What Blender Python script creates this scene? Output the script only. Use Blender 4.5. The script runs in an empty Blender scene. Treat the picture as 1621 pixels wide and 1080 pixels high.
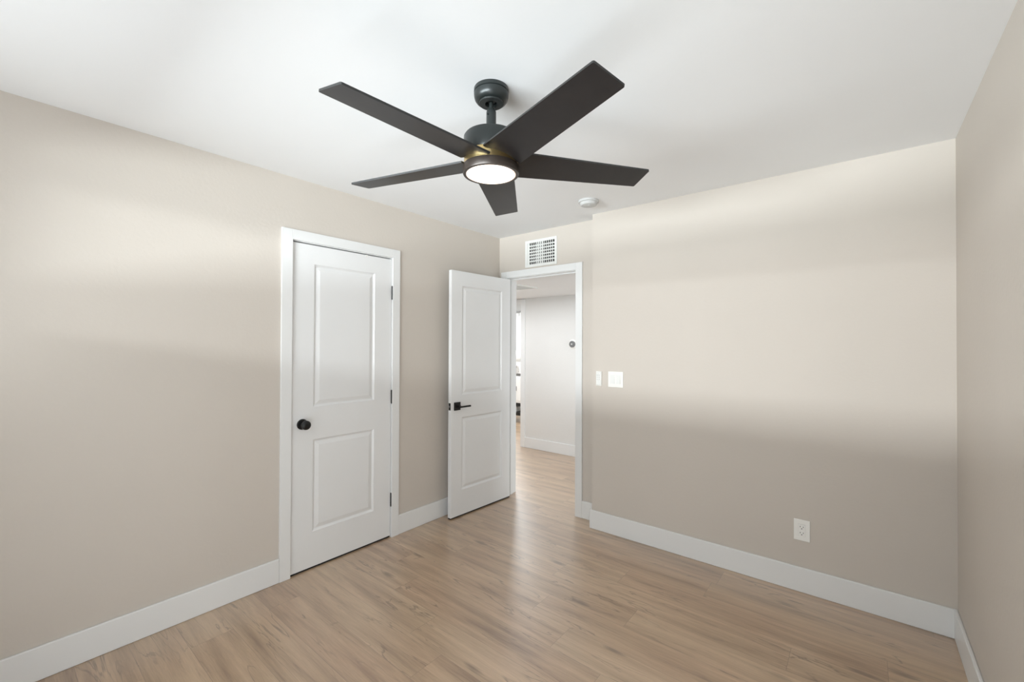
import bpy, bmesh, math, random
from mathutils import Vector, Matrix

random.seed(4)
SC = bpy.context.scene
COL = SC.collection

# ---------------------------------------------------------------- camera
F_PX = 681.44
YAW, PITCH, ROLL = 0.68288, 0.00874, 0.00389
CAM = Vector((2.69122, -2.99033, 1.41539))
fw = Vector((-math.sin(YAW)*math.cos(PITCH), math.cos(YAW)*math.cos(PITCH), math.sin(PITCH)))
rt = Vector((math.cos(YAW), math.sin(YAW), 0))
up = rt.cross(fw)
rt, up = (math.cos(ROLL)*rt + math.sin(ROLL)*up, -math.sin(ROLL)*rt + math.cos(ROLL)*up)
cd = bpy.data.cameras.new('camera')
cd.sensor_fit = 'HORIZONTAL'; cd.sensor_width = 36.0
cd.lens = F_PX*36.0/1621.0
cd.clip_start = 0.02; cd.clip_end = 100
cam = bpy.data.objects.new('camera', cd); COL.objects.link(cam)
m = Matrix.Identity(4)
for i in range(3):
    m[i][0], m[i][1], m[i][2], m[i][3] = rt[i], up[i], -fw[i], CAM[i]
cam.matrix_world = m
SC.camera = cam

# ---------------------------------------------------------------- light, exposure
SC.view_settings.view_transform = 'Standard'
SC.view_settings.look = 'None'
SC.view_settings.exposure = 0.13
SC.view_settings.gamma = 1.0
SC.view_settings.use_curve_mapping = False

w = bpy.data.worlds.new('daylight'); SC.world = w; w.use_nodes = True
bg = w.node_tree.nodes['Background']
bg.inputs[0].default_value = (0.86, 0.93, 1.0, 1); bg.inputs[1].default_value = 1.0

def area(name, loc, target, sx, sy, power, color=(1, 1, 1), spread=180):
    l = bpy.data.lights.new(name, 'AREA'); l.shape = 'RECTANGLE'
    l.size = sx; l.size_y = sy; l.energy = power; l.color = color; l.spread = math.radians(spread)
    o = bpy.data.objects.new(name, l); COL.objects.link(o)
    o.location = loc
    o.rotation_euler = (Vector(target)-Vector(loc)).to_track_quat('-Z', 'Y').to_euler()
    return o

POWER = dict(sky=730, yard=1950, fill=15, upfront=14.5, hall=18, hallend=28, lounge=95, side=4.2, fan=5.0)
# bright gap of sky between the patio roof and the neighbours, seen through the high rear window
area('sky_gap_light', (0.0, -7.6, 2.27), (0.6, 0.0, 0.80), 9.0, 0.34, POWER['sky'], (0.92, 0.96, 1.0))
# unseen lamp added outside, low down, to brighten the far ceiling and upper walls
area('yard_fill_light', (1.8, -9.5, 0.55), (1.5, -3.5, 1.8), 9.0, 1.0, POWER['yard'], (0.88, 0.95, 1.0))
# unseen fill lamps added behind the camera, standing in for bounced flash
area('rear_soft_light', (1.5, -3.40, 1.75), (1.5, 0.0, 2.6), 2.7, 1.0, POWER['fill'], (0.87, 0.95, 1.0))
area('upfront_light', (1.8, -3.38, 0.25), (1.8, -0.4, 2.43), 2.0, 0.3, POWER['upfront'], (0.86, 0.94, 1.0))
area('side_soft_light', (2.75, -3.2, 0.8), (0.0, -0.9, 0.55), 0.5, 0.9, POWER['side'], (0.92, 0.96, 1.0), 110)  # added to lift the dim lower left wall, doors and floor
area('hall_fill', (-0.9, 0.8, 2.03), (-0.9, 0.8, 0.0), 1.2, 0.5, POWER['hall'], (0.92, 0.96, 1.0))  # ceiling panel added to brighten the hallway
# unseen panel light added at the hall's right-hand end to brighten its wall
area('hall_end_fill', (3.15, 1.0, 1.15), (-1.0, 1.15, 1.0), 1.2, 1.7, POWER['hallend'], (0.86, 0.94, 1.0))
area('lounge_fill', (-2.2, 3.0, 2.38), (-2.2, 3.0, 0.0), 2.0, 1.6, POWER['lounge'], (0.90, 0.96, 1.0))  # unseen overhead lamp added to brighten the room beyond

# ---------------------------------------------------------------- dimensions
H = 2.433; W = 3.048; YR = -3.45; S = 0.125; XJ = 1.063
HALL0 = 0.25; HALLH = 2.056; HALLY = 1.755; FARY = 4.6

# ---------------------------------------------------------------- materials
def newmat(name, rough=0.5, metal=0.0, spec=0.5):
    mt = bpy.data.materials.new(name); mt.use_nodes = True
    b = mt.node_tree.nodes['Principled BSDF']
    b.inputs['Roughness'].default_value = rough
    b.inputs['Metallic'].default_value = metal
    b.inputs['Specular IOR Level'].default_value = spec
    return mt, mt.node_tree, b

def noisy(name, col, var=0.03, scale=6.0, rough=0.5, metal=0.0, spec=0.5, bump=0.0, bscale=120.0, bdist=0.001, detail=4.0):
    mt, t, b = newmat(name, rough, metal, spec)
    N, L = t.nodes, t.links
    tc = N.new('ShaderNodeTexCoord')
    n = N.new('ShaderNodeTexNoise'); n.inputs['Scale'].default_value = scale; n.inputs['Detail'].default_value = 3
    L.new(tc.outputs['Object'], n.inputs['Vector'])
    r = N.new('ShaderNodeValToRGB')
    r.color_ramp.elements[0].position = 0.3; r.color_ramp.elements[1].position = 0.7
    r.color_ramp.elements[0].color = tuple(c*(1-var) for c in col)+(1,)
    r.color_ramp.elements[1].color = tuple(min(1, c*(1+var)) for c in col)+(1,)
    L.new(n.outputs['Fac'], r.inputs['Fac']); L.new(r.outputs['Color'], b.inputs['Base Color'])
    if bump:
        n2 = N.new('ShaderNodeTexNoise'); n2.inputs['Scale'].default_value = bscale; n2.inputs['Detail'].default_value = detail
        L.new(tc.outputs['Object'], n2.inputs['Vector'])
        bp = N.new('ShaderNodeBump'); bp.inputs['Strength'].default_value = bump; bp.inputs['Distance'].default_value = bdist
        L.new(n2.outputs['Fac'], bp.inputs['Height']); L.new(bp.outputs['Normal'], b.inputs['Normal'])
    return mt

M = {}
M['wall'] = noisy('wall_paint_greige', (0.614, 0.560, 0.501), 0.012, 2.0, 0.62, 0, 0.3, 0.22, 60.0, 0.003, 4.0)
M['hallwall'] = noisy('hall_wall_pale', (0.73, 0.72, 0.70), 0.01, 2.0, 0.62, 0, 0.3, 0.3, 46.0, 0.003, 3.0)  # paler, more neutral than the bedroom wall colour
M['ceil'] = noisy('ceiling_paint_white', (0.86, 0.86, 0.86), 0.01, 1.5, 0.75, 0, 0.2, 0.14, 34.0, 0.003, 3.0)
M['trim'] = noisy('trim_paint_white', (0.80, 0.80, 0.79), 0.01, 3.0, 0.32, 0, 0.45)
M['door'] = noisy('door_paint_white', (0.80, 0.80, 0.795), 0.01, 3.0, 0.34, 0, 0.45, 0.06, 60, 0.001)
M['plastic'] = noisy('white_plastic', (0.88, 0.87, 0.83), 0.01, 8.0, 0.3)
M['vent'] = noisy('vent_white_enamel', (0.80, 0.80, 0.77), 0.01, 8.0, 0.35)
M['black'] = noisy('matte_black_metal', (0.007, 0.007, 0.007), 0.15, 30.0, 0.36, 0.0, 0.4)
M['dark'] = noisy('unlit_black', (0.01, 0.01, 0.01), 0.1, 5.0, 0.9)  # near-black stands in for shade in the duct and under the doors
M['fanmetal'] = noisy('fan_charcoal_enamel', (0.018, 0.0215, 0.021), 0.05, 20.0, 0.34, 0.15)
M['blade'] = noisy('fan_blade_laminate', (0.016, 0.014, 0.014), 0.10, 18.0, 0.36, 0.0, 0.32)
M['bladeedge'] = noisy('fan_blade_edge_band', (0.022, 0.022, 0.022), 0.1, 20.0, 0.5)
M['brass'] = noisy('brushed_brass', (0.62, 0.47, 0.22), 0.08, 25.0, 0.28, 1.0)
M['bronze'] = noisy('dark_bronze_rim', (0.045, 0.034, 0.028), 0.08, 20.0, 0.35, 0.4)
M['slot'] = noisy('socket_slot_dark', (0.03, 0.028, 0.026), 0.1, 20.0, 0.8)
M['greyface'] = noisy('thermostat_grey_face', (0.17, 0.17, 0.17), 0.1, 40.0, 0.3)
M['buttonm'] = noisy('button_grey', (0.62, 0.62, 0.60), 0.02, 10.0, 0.5)
M['detector'] = noisy('detector_plastic', (0.60, 0.60, 0.59), 0.01, 8.0, 0.6, 0, 0.2)
M['grille'] = noisy('return_grille_grey', (0.33, 0.33, 0.33), 0.03, 10.0, 0.5)
M['linen'] = noisy('white_linen', (0.86, 0.85, 0.83), 0.02, 20.0, 0.8, 0, 0.2, 0.3, 90, 0.002)
M['shade'] = noisy('lamp_shade_linen', (0.88, 0.87, 0.84), 0.02, 30.0, 0.7)
M['lacquer'] = noisy('white_lacquer', (0.80, 0.79, 0.77), 0.01, 5.0, 0.4)
M['rug'] = noisy('dark_box_card', (0.11, 0.10, 0.09), 0.1, 30.0, 0.8)

def lamp_base_mat():
    mt, t, b = newmat('lamp_base_ceramic', 0.35)
    N, L = t.nodes, t.links
    tc = N.new('ShaderNodeTexCoord'); v = N.new('ShaderNodeTexVoronoi'); v.inputs['Scale'].default_value = 30
    r = N.new('ShaderNodeValToRGB'); r.color_ramp.elements[0].color = (0.12, 0.11, 0.10, 1); r.color_ramp.elements[1].color = (0.6, 0.56, 0.53, 1)
    r.color_ramp.elements[0].position = 0.15; r.color_ramp.elements[1].position = 0.5
    L.new(tc.outputs['Object'], v.inputs['Vector']); L.new(v.outputs['Distance'], r.inputs['Fac']); L.new(r.outputs['Color'], b.inputs['Base Color'])
    return mt
M['ceramic'] = lamp_base_mat()

def glow_mat(name, col, strength):
    mt = bpy.data.materials.new(name); mt.use_nodes = True
    t = mt.node_tree; b = t.nodes['Principled BSDF']
    b.inputs['Base Color'].default_value = (0.9, 0.88, 0.84, 1); b.inputs['Roughness'].default_value = 0.4
    n = t.nodes.new('ShaderNodeTexNoise'); n.inputs['Scale'].default_value = 3
    r = t.nodes.new('ShaderNodeValToRGB')
    r.color_ramp.elements[0].color = tuple(c*0.97 for c in col)+(1,); r.color_ramp.elements[1].color = col+(1,)
    t.links.new(n.outputs['Fac'], r.inputs['Fac']); t.links.new(r.outputs['Color'], b.inputs['Emission Color'])
    b.inputs['Emission Strength'].default_value = strength
    return mt
M['lens'] = glow_mat('lit_lens_edge', (1.0, 0.62, 0.40), 0.75)
M['diffuser'] = glow_mat('lit_fan_diffuser', (1.0, 0.84, 0.64), POWER['fan'])

def glass_mat():
    mt, t, b = newmat('window_glass', 0.02)
    n = t.nodes.new('ShaderNodeTexNoise'); r = t.nodes.new('ShaderNodeValToRGB')
    r.color_ramp.elements[0].color = (0.97, 0.99, 0.98, 1); r.color_ramp.elements[1].color = (1, 1, 1, 1)
    t.links.new(n.outputs['Fac'], r.inputs['Fac'])
    tr = t.nodes.new('ShaderNodeBsdfTransparent'); t.links.new(r.outputs['Color'], tr.inputs['Color'])
    gl = t.nodes.new('ShaderNodeBsdfGlossy'); gl.inputs['Roughness'].default_value = 0.02
    fr = t.nodes.new('ShaderNodeFresnel'); fr.inputs['IOR'].default_value = 1.45
    mx = t.nodes.new('ShaderNodeMixShader')
    t.links.new(fr.outputs[0], mx.inputs[0]); t.links.new(tr.outputs[0], mx.inputs[1]); t.links.new(gl.outputs[0], mx.inputs[2])
    t.links.new(mx.outputs[0], t.nodes['Material Output'].inputs['Surface'])
    return mt
M['glass'] = glass_mat()

def floor_mat():
    mt, t, b = newmat('oak_plank_floor', 0.3, 0, 0.8)
    b.inputs['Coat Weight'].default_value = 1.0; b.inputs['Coat IOR'].default_value = 1.72; b.inputs['Coat Roughness'].default_value = 0.34
    N, L = t.nodes, t.links
    def math_(op, a, bb=None, c=None):
        n = N.new('ShaderNodeMath'); n.operation = op
        for i, v in enumerate((a, bb, c)):
            if v is None: continue
            if isinstance(v, (int, float)): n.inputs[i].default_value = v
            else: L.new(v, n.inputs[i])
        return n.outputs[0]
    tc = N.new('ShaderNodeTexCoord'); sp = N.new('ShaderNodeSeparateXYZ'); L.new(tc.outputs['Object'], sp.inputs[0])
    PW, PL = 0.178, 1.22
    yr = math_('DIVIDE', math_('ADD', sp.outputs['Y'], 1.836+0.178*20), PW)
    row = math_('FLOOR', yr); fy = math_('FRACT', yr)
    wn = N.new('ShaderNodeTexWhiteNoise'); wn.noise_dimensions = '1D'; L.new(row, wn.inputs['W'])
    xr = math_('ADD', math_('DIVIDE', sp.outputs['X'], PL), math_('ADD', math_('MULTIPLY', wn.outputs['Value'], 7.0), 20.0))
    colx = math_('FLOOR', xr); fx = math_('FRACT', xr)
    cb = N.new('ShaderNodeCombineXYZ'); L.new(row, cb.inputs[0]); L.new(colx, cb.inputs[1])
    w2 = N.new('ShaderNodeTexWhiteNoise'); w2.noise_dimensions = '3D'; L.new(cb.outputs[0], w2.inputs['Vector'])
    rnd = w2.outputs['Value']; rcol = w2.outputs['Color']
    # per-plank shifted coordinates
    sc = N.new('ShaderNodeVectorMath'); sc.operation = 'SCALE'; L.new(rcol, sc.inputs[0]); sc.inputs['Scale'].default_value = 37.0
    ad = N.new('ShaderNodeVectorMath'); ad.operation = 'ADD'; L.new(tc.outputs['Object'], ad.inputs[0]); L.new(sc.outputs[0], ad.inputs[1])
    def mapped(sx, sy):
        mp = N.new('ShaderNodeMapping'); mp.inputs['Scale'].default_value = (sx, sy, 1); L.new(ad.outputs[0], mp.inputs['Vector']); return mp.outputs[0]
    def noise(vec, scale, detail, rough=0.5, dist=0.0):
        n = N.new('ShaderNodeTexNoise'); n.inputs['Scale'].default_value = scale; n.inputs['Detail'].default_value = detail
        n.inputs['Roughness'].default_value = rough; n.inputs['Distortion'].default_value = dist; L.new(vec, n.inputs['Vector']); return n.outputs['Fac']
    broad = noise(mapped(0.9, 11), 1.6, 4, 0.5, 0.5)
    grain = noise(mapped(5, 95), 1.6, 5, 0.6, 0.3)
    fine = noise(mapped(14, 420), 1.0, 3, 0.6)
    # base ramp
    r = N.new('ShaderNodeValToRGB'); cr = r.color_ramp
    cr.elements[0].position = 0.30; cr.elements[0].color = (0.255, 0.155, 0.092, 1)
    cr.elements[1].position = 0.72; cr.elements[1].color = (0.62, 0.445, 0.30, 1)
    e = cr.elements.new(0.50); e.color = (0.455, 0.308, 0.196, 1)
    mixv = math_('ADD', math_('MULTIPLY', broad, 0.72), math_('ADD', math_('MULTIPLY', grain, 0.24), math_('MULTIPLY', rnd, 0.08)))
    L.new(mixv, r.inputs['Fac'])
    # tint between pinkish and tan per plank
    tint = N.new('ShaderNodeMix'); tint.data_type = 'RGBA'; tint.blend_type = 'MULTIPLY'; tint.inputs['Factor'].default_value = 1.0
    tr = N.new('ShaderNodeValToRGB'); tr.color_ramp.elements[0].color = (1.0, 0.93, 0.90, 1); tr.color_ramp.elements[1].color = (0.96, 1.0, 0.95, 1)
    pn = noise(mapped(2.0, 5.0), 1.0, 2)
    L.new(math_('ADD', math_('MULTIPLY', pn, 0.8), math_('MULTIPLY', rnd, 0.25)), tr.inputs['Fac'])
    L.new(r.outputs['Color'], tint.inputs['A']); L.new(tr.outputs['Color'], tint.inputs['B'])
    # dark streaks: where a stretched ridge noise crosses zero inside a broad mask
    st = noise(mapped(1.2, 11), 1.3, 4, 0.5, 0.8)
    ridge = math_('ABSOLUTE', math_('SUBTRACT', st, 0.5))
    rr = N.new('ShaderNodeMapRange'); rr.inputs['From Min'].default_value = 0.0; rr.inputs['From Max'].default_value = 0.017
    rr.inputs['To Min'].default_value = 1.0; rr.inputs['To Max'].default_value = 0.0; L.new(ridge, rr.inputs['Value'])
    mk = noise(mapped(1.5, 6), 1.5, 3)
    mr = N.new('ShaderNodeMapRange'); mr.inputs['From Min'].default_value = 0.42; mr.inputs['From Max'].default_value = 0.58; L.new(mk, mr.inputs['Value'])
    streak = math_('MULTIPLY', rr.outputs[0], mr.outputs[0])
    # knots
    kv = N.new('ShaderNodeTexVoronoi'); kv.inputs['Scale'].default_value = 1.0; L.new(mapped(2.2, 7.5), kv.inputs['Vector'])
    kd = N.new('ShaderNodeMapRange'); kd.inputs['From Min'].default_value = 0.05; kd.inputs['From Max'].default_value = 0.17
    kd.inputs['To Min'].default_value = 1.0; kd.inputs['To Max'].default_value = 0.0; L.new(math_('ADD', kv.outputs['Distance'], math_('MULTIPLY', math_('SUBTRACT', grain, 0.5), 0.16)), kd.inputs['Value'])
    ks = N.new('ShaderNodeSeparateColor'); L.new(kv.outputs['Color'], ks.inputs[0])
    knot = math_('MULTIPLY', kd.outputs[0], math_('GREATER_THAN', ks.outputs[0], 0.50))
    dark = math_('MINIMUM', math_('ADD', math_('MULTIPLY', streak, 0.72), math_('MULTIPLY', knot, 0.78)), 0.72)
    dm = N.new('ShaderNodeMix'); dm.data_type = 'RGBA'; L.new(dark, dm.inputs['Factor'])
    L.new(tint.outputs['Result'], dm.inputs['A']); dm.inputs['B'].default_value = (0.14, 0.085, 0.050, 1)
    # fine pores
    fp = N.new('ShaderNodeMapRange'); fp.inputs['From Min'].default_value = 0.3; fp.inputs['From Max'].default_value = 0.7
    fp.inputs['To Min'].default_value = 0.90; fp.inputs['To Max'].default_value = 1.07; L.new(fine, fp.inputs['Value'])
    fm = N.new('ShaderNodeVectorMath'); fm.operation = 'SCALE'; L.new(dm.outputs['Result'], fm.inputs[0]); L.new(fp.outputs[0], fm.inputs['Scale'])
    # seams
    sy = math_('MINIMUM', fy, math_('SUBTRACT', 1.0, fy)); sx = math_('MINIMUM', fx, math_('SUBTRACT', 1.0, fx))
    seam = math_('MAXIMUM', math_('LESS_THAN', sy, 0.0065), math_('LESS_THAN', sx, 0.0010))
    sm = N.new('ShaderNodeMix'); sm.data_type = 'RGBA'; L.new(math_('MULTIPLY', seam, 0.45), sm.inputs['Factor'])
    L.new(fm.outputs[0], sm.inputs['A']); sm.inputs['B'].default_value = (0.16, 0.105, 0.07, 1)
    L.new(sm.outputs['Result'], b.inputs['Base Color'])
    rg = N.new('ShaderNodeMapRange'); rg.inputs['To Min'].default_value = 0.24; rg.inputs['To Max'].default_value = 0.36; L.new(grain, rg.inputs['Value'])
    L.new(rg.outputs[0], b.inputs['Roughness'])
    bp = N.new('ShaderNodeBump'); bp.inputs['Strength'].default_value = 0.25; bp.inputs['Distance'].default_value = 0.001
    L.new(math_('SUBTRACT', math_('MULTIPLY', grain, 0.5), seam), bp.inputs['Height']); L.new(bp.outputs['Normal'], b.inputs['Normal'])
    return mt
M['floor'] = floor_mat()

# ---------------------------------------------------------------- mesh helpers
def box(bm, x0, x1, y0, y1, z0, z1, bev=0.0):
    vs = [bm.verts.new((x, y, z)) for x in (x0, x1) for y in (y0, y1) for z in (z0, z1)]
    idx = [(0, 1, 3, 2), (4, 6, 7, 5), (0, 4, 5, 1), (2, 3, 7, 6), (0, 2, 6, 4), (1, 5, 7, 3)]
    fs = [bm.faces.new([vs[i] for i in f]) for f in idx]
    if bev > 0:
        es = {e for f in fs for e in f.edges}
        bmesh.ops.bevel(bm, geom=list(es), offset=bev, segments=2, profile=0.6, affect='EDGES')
    return vs

def lathe(bm, prof, seg=48, axis='Z', center=(0, 0, 0), cap=True):
    rings = []
    for r, z in prof:
        ring = []
        for i in range(seg):
            a = 2*math.pi*i/seg
            p = (r*math.cos(a), r*math.sin(a), z)
            if axis == 'X': p = (p[2], p[0], p[1])
            if axis == 'Y': p = (p[0], p[2], p[1])
            ring.append(bm.verts.new((p[0]+center[0], p[1]+center[1], p[2]+center[2])))
        rings.append(ring)
    for a, b in zip(rings, rings[1:]):
        for i in range(seg):
            bm.faces.new((a[i], a[(i+1) % seg], b[(i+1) % seg], b[i]))
    if cap:
        bm.faces.new(rings[0][::-1]); bm.faces.new(rings[-1])

def tube(bm, pts, r, seg=10):
    P = [Vector(p) for p in pts]; rings = []
    for i, p in enumerate(P):
        d = (P[min(i+1, len(P)-1)]-P[max(i-1, 0)]).normalized()
        a = d.orthogonal().normalized(); b = d.cross(a)
        rings.append([bm.verts.new(p+r*(math.cos(2*math.pi*k/seg)*a+math.sin(2*math.pi*k/seg)*b)) for k in range(seg)])
    for A, B in zip(rings, rings[1:]):
        for k in range(seg):
            bm.faces.new((A[k], A[(k+1) % seg], B[(k+1) % seg], B[k]))
    bm.faces.new(rings[0][::-1]); bm.faces.new(rings[-1])

def obj(name, bm, mat, parent=None, smooth=False, bevel=0.0):
    bmesh.ops.recalc_face_normals(bm, faces=bm.faces[:])
    me = bpy.data.meshes.new(name); bm.to_mesh(me); bm.free()
    o = bpy.data.objects.new(name, me); COL.objects.link(o)
    me.materials.append(mat)
    if parent: o.parent = parent
    if smooth:
        for p in me.polygons: p.use_smooth = True
        try: me.set_sharp_from_angle(angle=math.radians(35))
        except Exception: pass
    if bevel:
        mo = o.modifiers.new('bevel', 'BEVEL'); mo.width = bevel; mo.segments = 2; mo.limit_method = 'ANGLE'; mo.angle_limit = math.radians(40)
    return o

def struct(name, bm, mat, parent=None, **k):
    o = obj(name, bm, mat, parent, **k)
    if parent is None: o['kind'] = 'structure'
    return o

def empty(name, loc, rz=0.0):
    o = bpy.data.objects.new(name, None); COL.objects.link(o)
    o.empty_display_size = 0.05
    o.location = loc; o.rotation_euler = (0, 0, rz); return o

def thing(name, label, cat, loc, rz=0.0, group=None):
    o = empty(name, loc, rz); o['label'] = label; o['category'] = cat
    if group: o['group'] = group
    return o

def tag(o, label, cat, group=None):
    o['label'] = label; o['category'] = cat
    if group: o['group'] = group
    return o

# ---------------------------------------------------------------- room shell
bm = bmesh.new(); box(bm, -5.0, 4.6, YR-0.12, FARY+0.2, -0.08, 0.0)
struct('floor', bm, M['floor'])
bm = bmesh.new(); box(bm, -0.12, W+0.12, YR-0.12, HALL0, H, H+0.08)
struct('ceiling', bm, M['ceil'])

# closet doorway in the left wall
CY0, CY1, CZ = -1.808, -1.088, 2.048
bm = bmesh.new()
box(bm, -0.12, 0, YR, CY0-0.016, 0, H); box(bm, -0.12, 0, CY1+0.016, HALL0, 0, H); box(bm, -0.12, 0, CY0-0.016, CY1+0.016, CZ+0.016, H)
struct('wall_left', bm, M['wall'])
bm = bmesh.new()   # closet behind the door
box(bm, -0.75, -0.72, -2.3, -0.5, 0, H); box(bm, -0.72, -0.12, -2.3, -2.27, 0, H); box(bm, -0.72, -0.12, -0.53, -0.5, 0, H); box(bm, -0.75, -0.12, -2.3, -0.5, H, H+0.03)
struct('wall_closet', bm, M['wall'])

# back wall: proud part, and the recessed part with the doorway
OX0, OX1, OZ = 0.100, 0.842, 2.036
bm = bmesh.new(); box(bm, XJ, W+0.12, 0, HALL0, 0, H)
struct('wall_back', bm, M['wall'])
VX0, VX1, VZ0, VZ1 = 0.335, 0.632, 2.138, 2.334      # duct opening above the doorway
bm = bmesh.new()
jt = 0.018
box(bm, 0, OX0-jt, S, HALL0, 0, H); box(bm, OX1+jt, XJ, S, HALL0, 0, H)
box(bm, OX0-jt, OX1+jt, S, HALL0, OZ+jt, VZ0); box(bm, OX0-jt, VX0, S, HALL0, VZ0, H)
box(bm, VX1, OX1+jt, S, HALL0, VZ0, H); box(bm, VX0, VX1, S, HALL0, VZ1, H)
struct('wall_back_doorway', bm, M['wall'])
bm = bmesh.new(); box(bm, W, W+0.12, YR, 0, 0, H)
struct('wall_right', bm, M['wall'])
# rear wall with the window (behind the camera)
RX0, RX1, RZ0, RZ1 = 0.45, 2.55, 1.53, 2.15
bm = bmesh.new()
box(bm, -0.12, RX0, YR-0.12, YR, 0, H); box(bm, RX1, W+0.12, YR-0.12, YR, 0, H)
box(bm, RX0, RX1, YR-0.12, YR, 0, RZ0); box(bm, RX0, RX1, YR-0.12, YR, RZ1, H)
struct('wall_rear', bm, M['wall'])
wn = empty('window_1', (1.50, YR-0.08, RZ0)); wn['kind'] = 'structure'
bm = bmesh.new()
hx, hz = (RX1-RX0)/2, RZ1-RZ0
for a in ((-hx, -hx+0.04, 0, hz), (hx-0.04, hx, 0, hz), (-hx+0.04, hx-0.04, 0, 0.04), (-hx+0.04, hx-0.04, hz-0.04, hz), (-0.02, 0.02, 0.04, hz-0.04)):
    box(bm, a[0], a[1], -0.02, 0.02, a[2], a[3])
obj('window_frame', bm, M['trim'], wn)
bm = bmesh.new()
box(bm, -hx+0.04, -0.02, -0.003, 0.003, 0.04, hz-0.04); box(bm, 0.02, hx-0.04, -0.003, 0.003, 0.04, hz-0.04)
obj('pane', bm, M['glass'], wn)

# baseboards
BH, BT = 0.142, 0.014
def base(name, x0, x1, y0, y1, h=BH):
    bm = bmesh.new(); box(bm, x0, x1, y0, y1, 0, h); return struct(name, bm, M['trim'], bevel=0.004)
base('baseboard_left', 0, BT, YR, -1.8705)
base('baseboard_left_corner', 0, BT, -1.0265, S)
bm = bmesh.new(); box(bm, XJ-BT, W, -BT, 0, 0, BH); box(bm, XJ-BT, XJ, 0, S, 0, BH)
struct('baseboard_back', bm, M['trim'], bevel=0.004)
base('baseboard_recess', 0.908, XJ-BT, S-BT, S)
base('baseboard_right', W-BT, W, YR, -BT)
base('baseboard_rear', BT, W-BT, YR, YR+BT)

# closet door trim (casing + jamb)
CT = 0.015; cw = 0.0625
bm = bmesh.new()
box(bm, 0, CT, -1.8705, -1.8705+cw, 0, CZ+0.004+cw); box(bm, 0, CT, -1.0265-cw, -1.0265, 0, CZ+0.004+cw)
box(bm, 0, CT, -1.8705+cw, -1.0265-cw, CZ+0.004, CZ+0.004+cw)
struct('trim_1', bm, M['trim'], bevel=0.0015)
bm = bmesh.new()
box(bm, -0.12, 0, CY0-0.016, CY0, 0, CZ+0.016); box(bm, -0.12, 0, CY1, CY1+0.016, 0, CZ+0.016); box(bm, -0.12, 0, CY0, CY1, CZ, CZ+0.016)
box(bm, -0.075, -0.042, CY0, CY0+0.01, 0, CZ); box(bm, -0.075, -0.042, CY1-0.01, CY1, 0, CZ); box(bm, -0.075, -0.042, CY0+0.01, CY1-0.01, CZ-0.01, CZ)
struct('trim_2', bm, M['trim'])
# doorway trim
bm = bmesh.new(); y0, y1 = S-CT, S
ox0, ox1, oz = OX0-0.004, OX1+0.004, OZ+0.004
box(bm, 0.032, ox0, y0, y1, 0, oz+0.06); box(bm, ox1, ox1+cw, y0, y1, 0, oz+0.06); box(bm, ox0, ox1, y0, y1, oz, oz+0.06)
struct('trim_3', bm, M['trim'], bevel=0.0015)
bm = bmesh.new()
box(bm, OX0-jt, OX0, S, HALL0, 0, OZ+jt); box(bm, OX1, OX1+jt, S, HALL0, 0, OZ+jt); box(bm, OX0, OX1, S, HALL0, OZ, OZ+jt)
box(bm, OX0, OX0+0.011, S+0.04, S+0.075, 0, OZ-0.011); box(bm, OX1-0.011, OX1, S+0.04, S+0.075, 0, OZ-0.011); box(bm, OX0, OX1, S+0.04, S+0.075, OZ-0.011, OZ)
struct('trim_4', bm, M['trim'])
bm = bmesh.new(); y0, y1 = HALL0, HALL0+CT
box(bm, ox0-cw, ox0, y0, y1, 0, HALLH); box(bm, ox1, ox1+cw, y0, y1, 0, HALLH); 
struct('trim_5', bm, M['trim'])

# ---------------------------------------------------------------- hallway
bm = bmesh.new(); box(bm, -4.3, 3.4, HALL0, HALLY+0.12, HALLH, HALLH+0.06)
struct('ceiling_hall', bm, M['ceil'])
HX = -0.993       # edge of the cased opening in the hall wall
bm = bmesh.new()
box(bm, HX+0.0, 3.4, HALLY, HALLY+0.12, 0, H); box(bm, -4.3, -2.0, HALLY, HALLY+0.12, 0, H); box(bm, -2.0, HX, HALLY, HALLY+0.12, 2.04, H)
struct('wall_hall', bm, M['hallwall'])
bm = bmesh.new(); box(bm, XJ, 3.4, HALL0, HALL0+0.01, 0, HALLH); box(bm, 3.3, 3.4, HALL0+0.01, HALLY, 0, HALLH); box(bm, -4.3, -4.2, HALL0, HALLY, 0, HALLH); box(bm, -4.2, -0.12, HALL0-0.1, HALL0, 0, HALLH)
struct('wall_hall_side', bm, M['hallwall'])
base('baseboard_hall', -0.93, 3.3, HALLY-BT, HALLY)
bm = bmesh.new()
box(bm, HX, HX+cw, HALLY-CT, HALLY, 0, 2.05); box(bm, -2.0-cw, -2.0, HALLY-CT, HALLY, 0, 2.05); box(bm, -2.0, HX, HALLY-CT, HALLY, 1.985, 2.05)
box(bm, HX-0.018, HX, HALLY-0.002, HALLY+0.122, 0, 2.04)
struct('trim_6', bm, M['trim'])
# room beyond
bm = bmesh.new(); box(bm, -4.6, 0.5, HALLY+0.12, FARY, H, H+0.06); struct('ceiling_lounge', bm, M['ceil'])
bm = bmesh.new(); box(bm, -4.6, 0.5, FARY, FARY+0.1, 0, H); box(bm, -4.7, -4.6, HALLY, FARY, 0, H); box(bm, 0.5, 0.6, HALLY+0.12, FARY, 0, H)
struct('wall_lounge', bm, M['hallwall'])

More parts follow.
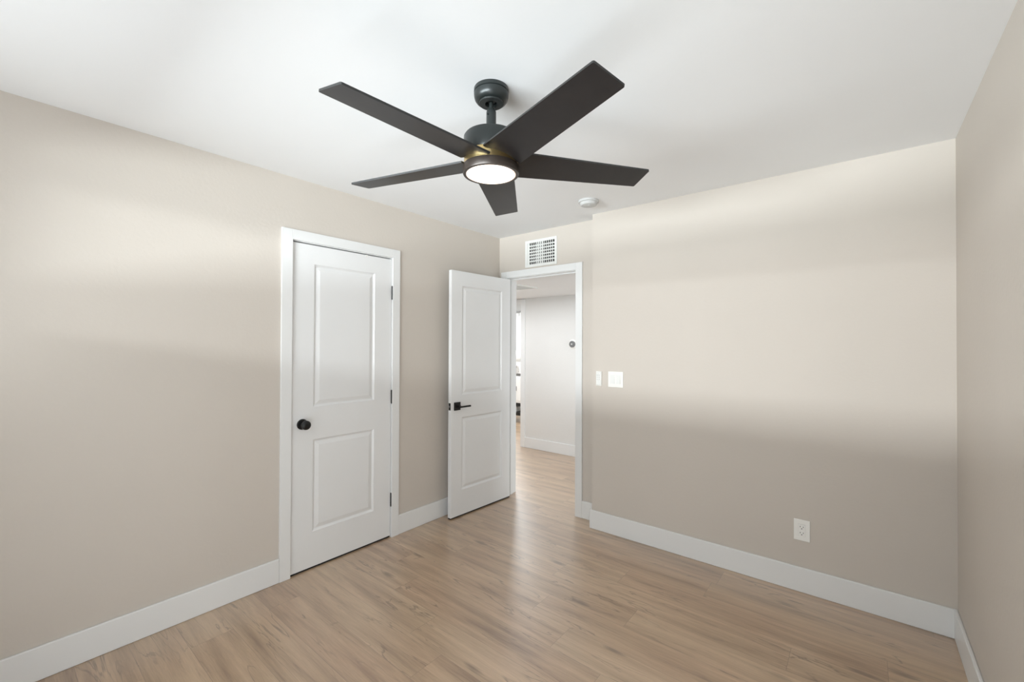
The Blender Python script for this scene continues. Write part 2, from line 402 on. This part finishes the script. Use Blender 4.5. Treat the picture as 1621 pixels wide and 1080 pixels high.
# ---------------------------------------------------------------- two-panel door slab
def door_slab(bm, w, h, t, panels, both=True):
    """front face at y=0 facing -y, thickness to +y; x 0..w, z 0..h"""
    def face(y, sgn):
        xs = sorted({0, w} | {p[0] for p in panels} | {p[1] for p in panels})
        zs = sorted({0, h} | {p[2] for p in panels} | {p[3] for p in panels})
        V = {}
        for x in xs:
            for z in zs: V[x, z] = bm.verts.new((x, y, z))
        for x0, x1 in zip(xs, xs[1:]):
            for z0, z1 in zip(zs, zs[1:]):
                if any(p[0] <= x0 and x1 <= p[1] and p[2] <= z0 and z1 <= p[3] for p in panels):
                    ring = [V[x0, z0], V[x1, z0], V[x1, z1], V[x0, z1]]
                    for ins, dep in ((0.003, 0.0035), (0.010, 0.0085), (0.015, 0.0095), (0.037, 0.0030), (0.040, 0.0022)):
                        q = [(x0+ins, z0+ins), (x1-ins, z0+ins), (x1-ins, z1-ins), (x0+ins, z1-ins)]
                        nr = [bm.verts.new((a, y+sgn*dep, c)) for a, c in q]
                        for k in range(4): bm.faces.new((ring[k], ring[(k+1) % 4], nr[(k+1) % 4], nr[k]))
                        ring = nr
                    bm.faces.new(ring)
                else:
                    bm.faces.new((V[x0, z0], V[x1, z0], V[x1, z1], V[x0, z1]))
        return xs, zs, V
    xs, zs, A = face(0.0, 1)
    _, _, B = face(t, -1)
    def strip(keys):
        for a, b in zip(keys, keys[1:]): bm.faces.new((A[a], A[b], B[b], B[a]))
    strip([(x, 0) for x in xs]); strip([(x, h) for x in xs]); strip([(0, z) for z in zs]); strip([(w, z) for z in zs])

def hinge(parent, x, y, z, h=0.095):
    bm = bmesh.new()
    lathe(bm, [(0.0035, -0.004), (0.007, 0), (0.0072, h), (0.0035, h+0.004)], 14, 'Z', (x, y, z))
    return obj('hinge', bm, M['black'], parent, smooth=True)

# closet door (front face toward +x)
DW, DH, DT = CY1-CY0-0.006, 2.028, 0.035
d = empty('door_1', (-0.002, CY0+0.003, 0.012), math.pi/2); d['kind'] = 'structure'
bm = bmesh.new(); door_slab(bm, DW, DH, DT, [(0.137, 0.575, 0.22, 0.800), (0.137, 0.575, 1.006, 1.908)])
obj('door_panel', bm, M['door'], d)
bm = bmesh.new()
lathe(bm, [(0.033, 0.0), (0.033, -0.004), (0.029, -0.009), (0.014, -0.011), (0.011, -0.016), (0.011, -0.030), (0.018, -0.034), (0.026, -0.041), (0.0285, -0.050), (0.0275, -0.058), (0.021, -0.065), (0.010, -0.068)], 40, 'Y', (0.068, 0, 0.905))
kb = obj('door_knob', bm, M['black'], d, smooth=True); kb['label'] = 'round matte black knob'
bm = bmesh.new(); box(bm, 0.001, DW-0.001, 0.004, 0.031, -0.0115, 0.0)  # dark strip put in as the shadow under the closet door
obj('door_gap_shade', bm, M['dark'], d)
for z in (0.215, 0.970, 1.735): hinge(d, DW+0.004, -0.006, z)
bm = bmesh.new(); box(bm, DW*0.70, DW*0.70+0.014, -0.004, 0.012, DH-0.012, DH+0.001)
obj('ball_catch', bm, M['plastic'], d)

# bedroom door, standing open against the left corner (visible face toward +x)
EA = math.atan2(0.713, 0.031)
d = empty('door_2', (0.118, -0.602, 0.012), EA); d['kind'] = 'structure'
EW, EH = 0.712, 2.010
bm = bmesh.new(); door_slab(bm, EW, EH, DT, [(0.116, 0.598, 0.205, 0.803), (0.116, 0.598, 0.989, 1.890)])
obj('door_panel', bm, M['door'], d, bevel=0.0015)
hd = empty('door_handle', (0.062, 0, 0.899)); hd.parent = d; hd['label'] = 'matte black square rosette lever handle'
bm = bmesh.new(); box(bm, -0.033, 0.033, -0.008, 0, -0.033, 0.033, 0.002)
obj('rosette', bm, M['black'], hd)
bm = bmesh.new()
lathe(bm, [(0.011, -0.006), (0.011, -0.040)], 20, 'Y', (0, 0, 0)); box(bm, -0.012, 0.112, -0.050, -0.038, -0.010, 0.004, 0.003)
obj('lever', bm, M['black'], hd)
bm = bmesh.new(); box(bm, -0.033, 0.033, DT, DT+0.008, -0.033, 0.033, 0.002); lathe(bm, [(0.011, DT+0.006), (0.011, DT+0.040)], 20, 'Y'); box(bm, -0.012, 0.112, DT+0.036, DT+0.048, -0.010, 0.004, 0.003)
obj('rear_lever', bm, M['black'], hd)
bm = bmesh.new(); box(bm, -0.0015, 0.001, 0.006, 0.029, 0.870, 0.928)
obj('latch_plate', bm, M['black'], d)
bm = bmesh.new(); box(bm, -0.009, 0.0, 0.012, 0.023, 0.892, 0.906, 0.003)
lb = obj('latch_bolt', bm, M['greyface'], d)
bm = bmesh.new(); box(bm, 0.001, EW-0.001, 0.004, 0.031, -0.0095, 0.0)  # same black strip, standing for the shaded gap below this door
obj('door_gap_shade', bm, M['dark'], d)
for z in (0.18, 0.93, 1.70): hinge(d, EW+0.004, DT+0.002, z, 0.09)

# ---------------------------------------------------------------- ceiling fan
FX, FY = 1.5485, -1.722
ZB = 2.141
fan = thing('ceiling_fan', 'charcoal five-blade ceiling fan with brass collar and lit round lamp, hanging from the ceiling', 'ceiling fan', (FX, FY, ZB))
z = lambda v: v-ZB
bm = bmesh.new()
lathe(bm, [(0.0675, z(H)), (0.0692, z(H-0.003)), (0.0692, z(H-0.015)), (0.0655, z(H-0.017)), (0.0655, z(H-0.019)), (0.0692, z(H-0.021)), (0.0682, z(H-0.033)), (0.0655, z(H-0.043)), (0.0590, z(H-0.052)), (0.0520, z(H-0.0555)), (0.0485, z(H-0.0555)), (0.0475, z(H-0.0610)), (0.0250, z(H-0.0610)), (0.0240, z(H-0.052)), (0.0235, z(H-0.022))], 64)
cn = obj('canopy', bm, M['fanmetal'], fan, smooth=True)
bm = bmesh.new()
lathe(bm, [(0.008, z(2.407)), (0.022, z(2.400)), (0.025, z(2.391)), (0.018, z(2.382)), (0.0085, z(2.379)), (0.0085, z(2.335))], 32)
obj('hanger_ball', bm, M['fanmetal'], fan, smooth=True)
bm = bmesh.new()
lathe(bm, [(0.010, z(2.352)), (0.016, z(2.350)), (0.0195, z(2.340)), (0.0195, z(2.240))], 32)
dr = obj('downrod', bm, M['fanmetal'], fan, smooth=True)
bm = bmesh.new(); tube(bm, [(0.0, -0.024, z(2.325)), (0, 0.024, z(2.325))], 0.003, 8)
obj('downrod_pin', bm, M['fanmetal'], fan)
bm = bmesh.new()
lathe(bm, [(0.02, z(2.246)), (0.094, z(2.246)), (0.103, z(2.243)), (0.108, z(2.236)), (0.109, z(2.170)), (0.107, z(2.165))], 72)
obj('motor_housing', bm, M['fanmetal'], fan, smooth=True)
bm = bmesh.new()
lathe(bm, [(0.106, z(2.166)), (0.1075, z(2.164)), (0.1075, z(2.124)), (0.105, z(2.121))], 72)
obj('brass_collar', bm, M['brass'], fan, smooth=True)
bm = bmesh.new()
lathe(bm, [(0.106, z(2.124)), (0.1105, z(2.122)), (0.1115, z(2.118)), (0.1115, z(2.094)), (0.1095, z(2.090)), (0.0985, z(2.090)), (0.0985, z(2.096))], 72)
obj('lamp_rim', bm, M['bronze'], fan, smooth=True)
bm = bmesh.new()
lathe(bm, [(0.0930, z(2.096)), (0.0928, z(2.0915)), (0.090, z(2.0890)), (0.070, z(2.0865)), (0.035, z(2.0850)), (0.004, z(2.0845))], 64)
df = obj('lamp_diffuser', bm, M['diffuser'], fan, smooth=True); df['label'] = 'lit frosted round diffuser'
bm = bmesh.new()
lathe(bm, [(0.0990, z(2.0955)), (0.0984, z(2.0905)), (0.0955, z(2.0895)), (0.0930, z(2.0905)), (0.0925, z(2.0955))], 64, cap=False)
obj('lens_edge', bm, M['lens'], fan, smooth=True)
A0 = 4.6691; PH = -0.1863
R1, R2 = 0.6647, 0.6578
for k in range(5):
    a = A0 + k*math.radians(72)
    e = Vector((math.cos(a), math.sin(a), 0)); t = Vector((-math.sin(a), math.cos(a), 0))
    v = math.cos(PH)*t + math.sin(PH)*Vector((0, 0, 1)); n = e.cross(v).normalized()
    # outline in (radial, across); rounded tip corners, tapered root
    wa, wb, ua, ub, rr = -0.0509, 0.0728, -0.0804, 0.0835, 0.006
    r0 = 0.088
    out = [(r0, ua), (0.10, ua)]
    for q in range(5):
        th = math.pi/2*q/4
        out.append((R1-rr+rr*math.sin(th), wa+rr-rr*math.cos(th)))
    for q in range(5):
        th = math.pi/2*q/4
        out.append((R2-rr+rr*math.cos(th), wb-rr+rr*math.sin(th)))
    out += [(0.10, ub), (r0, ub)]
    th2 = 0.0035
    bm = bmesh.new()
    lo = [bm.verts.new(e*p[0]+v*p[1]-n*th2) for p in out]; hi = [bm.verts.new(e*p[0]+v*p[1]+n*th2) for p in out]
    bm.faces.new(lo[::-1]); bm.faces.new(hi)
    for i in range(len(out)):
        j = (i+1) % len(out); bm.faces.new((lo[i], lo[j], hi[j], hi[i]))
    bo = obj('blade', bm, M['blade'], fan)
    bo.data.materials.append(M['bladeedge'])
    for p in bo.data.polygons:
        if len(p.vertices) == 4: p.material_index = 1
    # brass bracket where the blade meets the collar
    bm = bmesh.new()
    zz = -0.004
    q = [e*0.090+v*(-0.030), e*0.150+v*(-0.022), e*0.150+v*0.022, e*0.090+v*0.030]
    lo = [bm.verts.new(p+n*th2) for p in q]; hi = [bm.verts.new(p+n*(th2+0.004)) for p in q]
    bm.faces.new(lo[::-1]); bm.faces.new(hi)
    for i in range(4): bm.faces.new((lo[i], lo[(i+1) % 4], hi[(i+1) % 4], hi[i]))
    obj('blade_bracket', bm, M['brass'], bo)

# ---------------------------------------------------------------- smoke detector
sd = thing('smoke_detector', 'small round white smoke detector on the ceiling beyond the fan', 'smoke detector', (1.197, -0.302, H))
bm = bmesh.new(); lathe(bm, [(0.070, 0), (0.071, -0.004), (0.071, -0.014), (0.067, -0.016)], 48); obj('base_plate', bm, M['detector'], sd, smooth=True)
bm = bmesh.new(); lathe(bm, [(0.062, -0.015), (0.060, -0.024), (0.054, -0.033), (0.044, -0.036), (0.020, -0.037), (0.004, -0.037)], 48); obj('cover', bm, M['detector'], sd, smooth=True)
bm = bmesh.new(); lathe(bm, [(0.012, -0.036), (0.012, -0.039), (0.003, -0.0395)], 24, center=(0.012, -0.012, 0)); obj('test_button', bm, M['detector'], sd, smooth=True)

# ---------------------------------------------------------------- supply register over the doorway
vt = thing('air_vent', 'white wall air register with dark grille above the open doorway', 'vent', (0.4835, S, 2.236))
bm = bmesh.new()
ho, vo, hi_, vi = 0.171, 0.121, 0.1465, 0.0965
for a in ((-ho, -hi_, -vo, vo), (hi_, ho, -vo, vo), (-hi_, hi_, vi, vo), (-hi_, hi_, -vo, -vi)):
    box(bm, a[0], a[1], -0.007, 0, a[2], a[3])
obj('vent_frame', bm, M['vent'], vt, bevel=0.0015)
bm = bmesh.new()
nv = 14
for i in range(1, nv):
    x = -hi_ + i*2*hi_/nv
    hw = 0.0062 if 5 <= i <= 8 else 0.0032
    box(bm, x-hw, x+hw, -0.003, 0.000, -vi, vi)
for i in range(1, 7):
    zc = -vi+i*2*vi/7
    box(bm, -hi_, hi_, -0.0025, 0.0005, zc-0.0048, zc+0.0048)
box(bm, -hi_, -hi_+0.016, -0.001, 0.001, -vi, vi)
obj('louver_grid', bm, M['vent'], vt)
bm = bmesh.new(); box(bm, -hi_, hi_, 0.050, 0.055, -vi, vi)
for a in ((-hi_, -hi_+0.002, -vi, vi), (hi_-0.002, hi_, -vi, vi)): box(bm, a[0], a[1], 0.002, 0.05, a[2], a[3])
for a in ((-hi_+0.002, hi_-0.002, -vi, -vi+0.002), (-hi_+0.002, hi_-0.002, vi-0.002, vi)): box(bm, a[0], a[1], 0.002, 0.05, a[2], a[3])
obj('duct', bm, M['dark'], vt)

# ---------------------------------------------------------------- wall switches and socket
sw = thing('light_switch', 'white double rocker light switch plate on the beige wall right of the doorway', 'light switch', (1.261, 0, 1.159))
bm = bmesh.new(); box(bm, -0.060, 0.060, -0.006, 0, -0.0585, 0.0585, 0.002); obj('switch_plate', bm, M['plastic'], sw)
for sx in (-0.023, 0.023):
    bm = bmesh.new()
    vs = box(bm, sx-0.0165, sx+0.0165, -0.0105, -0.0055, -0.033, 0.033)
    for q in vs:
        if q.co.z > 0 and q.co.y < -0.008: q.co.y = -0.0068
    obj('rocker', bm, M['vent'], sw)
rm = thing('fan_remote', 'slim white fan remote in its wall cradle, between door casing and double switch', 'remote control', (1.1245, 0, 1.159))
bm = bmesh.new(); box(bm, -0.024, 0.024, -0.010, 0, -0.056, 0.056, 0.004); obj('cradle', bm, M['plastic'], rm)
bm = bmesh.new(); box(bm, -0.020, 0.020, -0.017, -0.009, -0.050, 0.054, 0.004); rb = obj('remote_body', bm, M['vent'], rm)
for zz in (0.026, 0.010, -0.006):
    for xx in (-0.008, 0.008):
        bm = bmesh.new(); lathe(bm, [(0.0045, -0.0165), (0.0045, -0.0185), (0.002, -0.0190)], 14, 'Y', (xx, 0, zz)); obj('button', bm, M['buttonm'], rb, smooth=True)

ol = thing('power_outlet', 'white duplex power outlet low on the beige wall above the baseboard', 'outlet', (2.419, 0, 0.353))
bm = bmesh.new(); box(bm, -0.039, 0.039, -0.006, 0, -0.0595, 0.0595, 0.002); obj('outlet_plate', bm, M['plastic'], ol)
bm = bmesh.new(); box(bm, -0.0168, 0.0168, -0.0085, -0.0055, -0.0335, 0.0335, 0.0008); rc = obj('receptacle', bm, M['plastic'], ol)
for zz in (0.017, -0.017):
    bm = bmesh.new()
    box(bm, -0.0085, -0.0060, -0.0092, -0.008, zz+0.000, zz+0.008); box(bm, 0.0060, 0.0085, -0.0092, -0.008, zz+0.000, zz+0.007)
    lathe(bm, [(0.0028, -0.008), (0.0028, -0.0092)], 12, 'Y', (0, 0, zz-0.007))
    obj('socket_slots', bm, M['slot'], rc)
bm = bmesh.new(); box(bm, -0.0172, 0.0172, -0.0064, -0.0058, -0.0342, 0.0342); obj('receptacle_gap', bm, M['grille'], ol)

# ---------------------------------------------------------------- hallway things
th = thing('thermostat', 'round grey thermostat on a white plate, hallway wall seen through the doorway', 'thermostat', (-0.170, HALLY, 1.426))
bm = bmesh.new(); lathe(bm, [(0.060, 0), (0.060, -0.004), (0.057, -0.006)], 40, 'Y'); obj('wall_plate', bm, M['plastic'], th, smooth=True)
bm = bmesh.new(); lathe(bm, [(0.041, -0.005), (0.042, -0.022), (0.039, -0.026), (0.032, -0.027)], 40, 'Y'); obj('dial_ring', bm, M['greyface'], th, smooth=True)
bm = bmesh.new(); lathe(bm, [(0.030, -0.026), (0.029, -0.0285), (0.004, -0.029)], 32, 'Y'); ds = obj('display', bm, M['greyface'], th, smooth=True)
bm = bmesh.new(); box(bm, -0.009, -0.003, -0.0298, -0.0288, -0.008, 0.008); box(bm, 0.003, 0.009, -0.0298, -0.0288, -0.008, 0.008); obj('digits', bm, M['plastic'], ds)

gr = thing('return_air_grille', 'grey slatted return air grille in the hallway ceiling', 'vent', (-0.46, 0.62, HALLH))
bm = bmesh.new()
for a in ((-0.33, 0.33, -0.31, -0.28), (-0.33, 0.33, 0.28, 0.31), (-0.33, -0.30, -0.28, 0.28), (0.30, 0.33, -0.28, 0.28)):
    box(bm, a[0], a[1], a[2], a[3], -0.008, 0)
obj('grille_frame', bm, M['vent'], gr)
bm = bmesh.new()
for i in range(28):
    yy = -0.28+0.02*i
    vs = box(bm, -0.30, 0.30, yy, yy+0.004, -0.006, 0)
obj('grille_slats', bm, M['vent'], gr)
bm = bmesh.new(); box(bm, -0.30, 0.30, -0.28, 0.28, -0.002, -0.0003); obj('grille_filter', bm, M['grille'], gr)

# ---------------------------------------------------------------- room beyond the hall: console, lamp, curtain
DXY = (-2.42, 3.35)
cs = thing('console_cabinet', 'white console cabinet with black shelf rails, in the room past the hallway', 'cabinet', (DXY[0], DXY[1], 0), 0.0)
bm = bmesh.new(); box(bm, -0.45, 0.45, -0.20, 0.20, 0.36, 0.84, 0.004); cb_ = obj('cabinet_body', bm, M['lacquer'], cs)
for sx in (-0.225, 0.225):
    bm = bmesh.new(); box(bm, sx-0.215, sx+0.215, -0.206, -0.199, 0.40, 0.81, 0.002); dd = obj('cabinet_door', bm, M['lacquer'], cs)
    bm = bmesh.new(); box(bm, sx-0.006, sx+0.006, -0.216, -0.205, 0.58, 0.66); obj('pull', bm, M['black'], dd)
for zz, hh in ((0.30, 0.06), (0.13, 0.05)):
    bm = bmesh.new(); box(bm, -0.45, 0.45, -0.20, 0.20, zz, zz+hh); obj('shelf_rail', bm, M['black'], cs)
for sx in (-0.43, 0.43):
    for sy in (-0.18, 0.18):
        bm = bmesh.new(); box(bm, sx-0.012, sx+0.012, sy-0.012, sy+0.012, 0.0, 0.36); obj('leg', bm, M['black'], cs)
bm = bmesh.new(); box(bm, -2.56, -2.26, 3.24, 3.44, 0.182, 0.27, 0.01)
tag(obj('storage_box', bm, M['linen'], None), 'pale storage box on the lower shelf of the console past the hallway', 'box')
lp = thing('table_lamp', 'table lamp with white drum shade on the console past the hallway', 'lamp', (DXY[0], DXY[1], 0.84))
bm = bmesh.new(); lathe(bm, [(0.05, 0), (0.085, 0.02), (0.105, 0.09), (0.085, 0.17), (0.035, 0.21), (0.012, 0.23), (0.012, 0.26)], 32); obj('lamp_base', bm, M['ceramic'], lp, smooth=True)
bm = bmesh.new(); lathe(bm, [(0.17, 0.26), (0.14, 0.47)], 40, cap=False); sh = obj('lamp_shade', bm, M['shade'], lp, smooth=True)
so = sh.modifiers.new('solid', 'SOLIDIFY'); so.thickness = 0.003
bm = bmesh.new(); box(bm, -2.30, -2.16, 3.19, 3.29, 0.84, 0.885, 0.003)
tag(obj('small_box', bm, M['rug'], None), 'small dark box beside the lamp on the console past the hallway', 'box')
# curtain on a rod in front of the far wall
def curtain(x0, x1, y, z0, z1, label):
    bm = bmesh.new(); n = 80; rows = []
    for zz in (z0, (z0+z1)/2, z1):
        rows.append([bm.verts.new((x0+(x1-x0)*i/n, y+0.03*math.sin(i*0.9), zz)) for i in range(n+1)])
    for a, b in zip(rows, rows[1:]):
        for i in range(n): bm.faces.new((a[i], a[i+1], b[i+1], b[i]))
    o = obj('curtain', bm, M['linen'], None, smooth=True)
    mo = o.modifiers.new('solid', 'SOLIDIFY'); mo.thickness = 0.004
    return tag(o, label, 'curtain')
curtain(-3.9, -2.6, FARY-0.12, 0.03, 2.12, 'white floor-length curtain on the far wall past the hallway')
rd = thing('curtain_rod', 'white curtain rod above the white curtain past the hallway', 'curtain rod', (-3.25, FARY-0.12, 2.15))
bm = bmesh.new(); tube(bm, [(-0.85, 0, 0), (0.85, 0, 0)], 0.014, 12); obj('rod', bm, M['grille'], rd)
for sx in (-0.8, 0.8):
    bm = bmesh.new(); box(bm, sx-0.008, sx+0.008, 0, 0.12, -0.01, 0.01); obj('bracket', bm, M['grille'], rd)
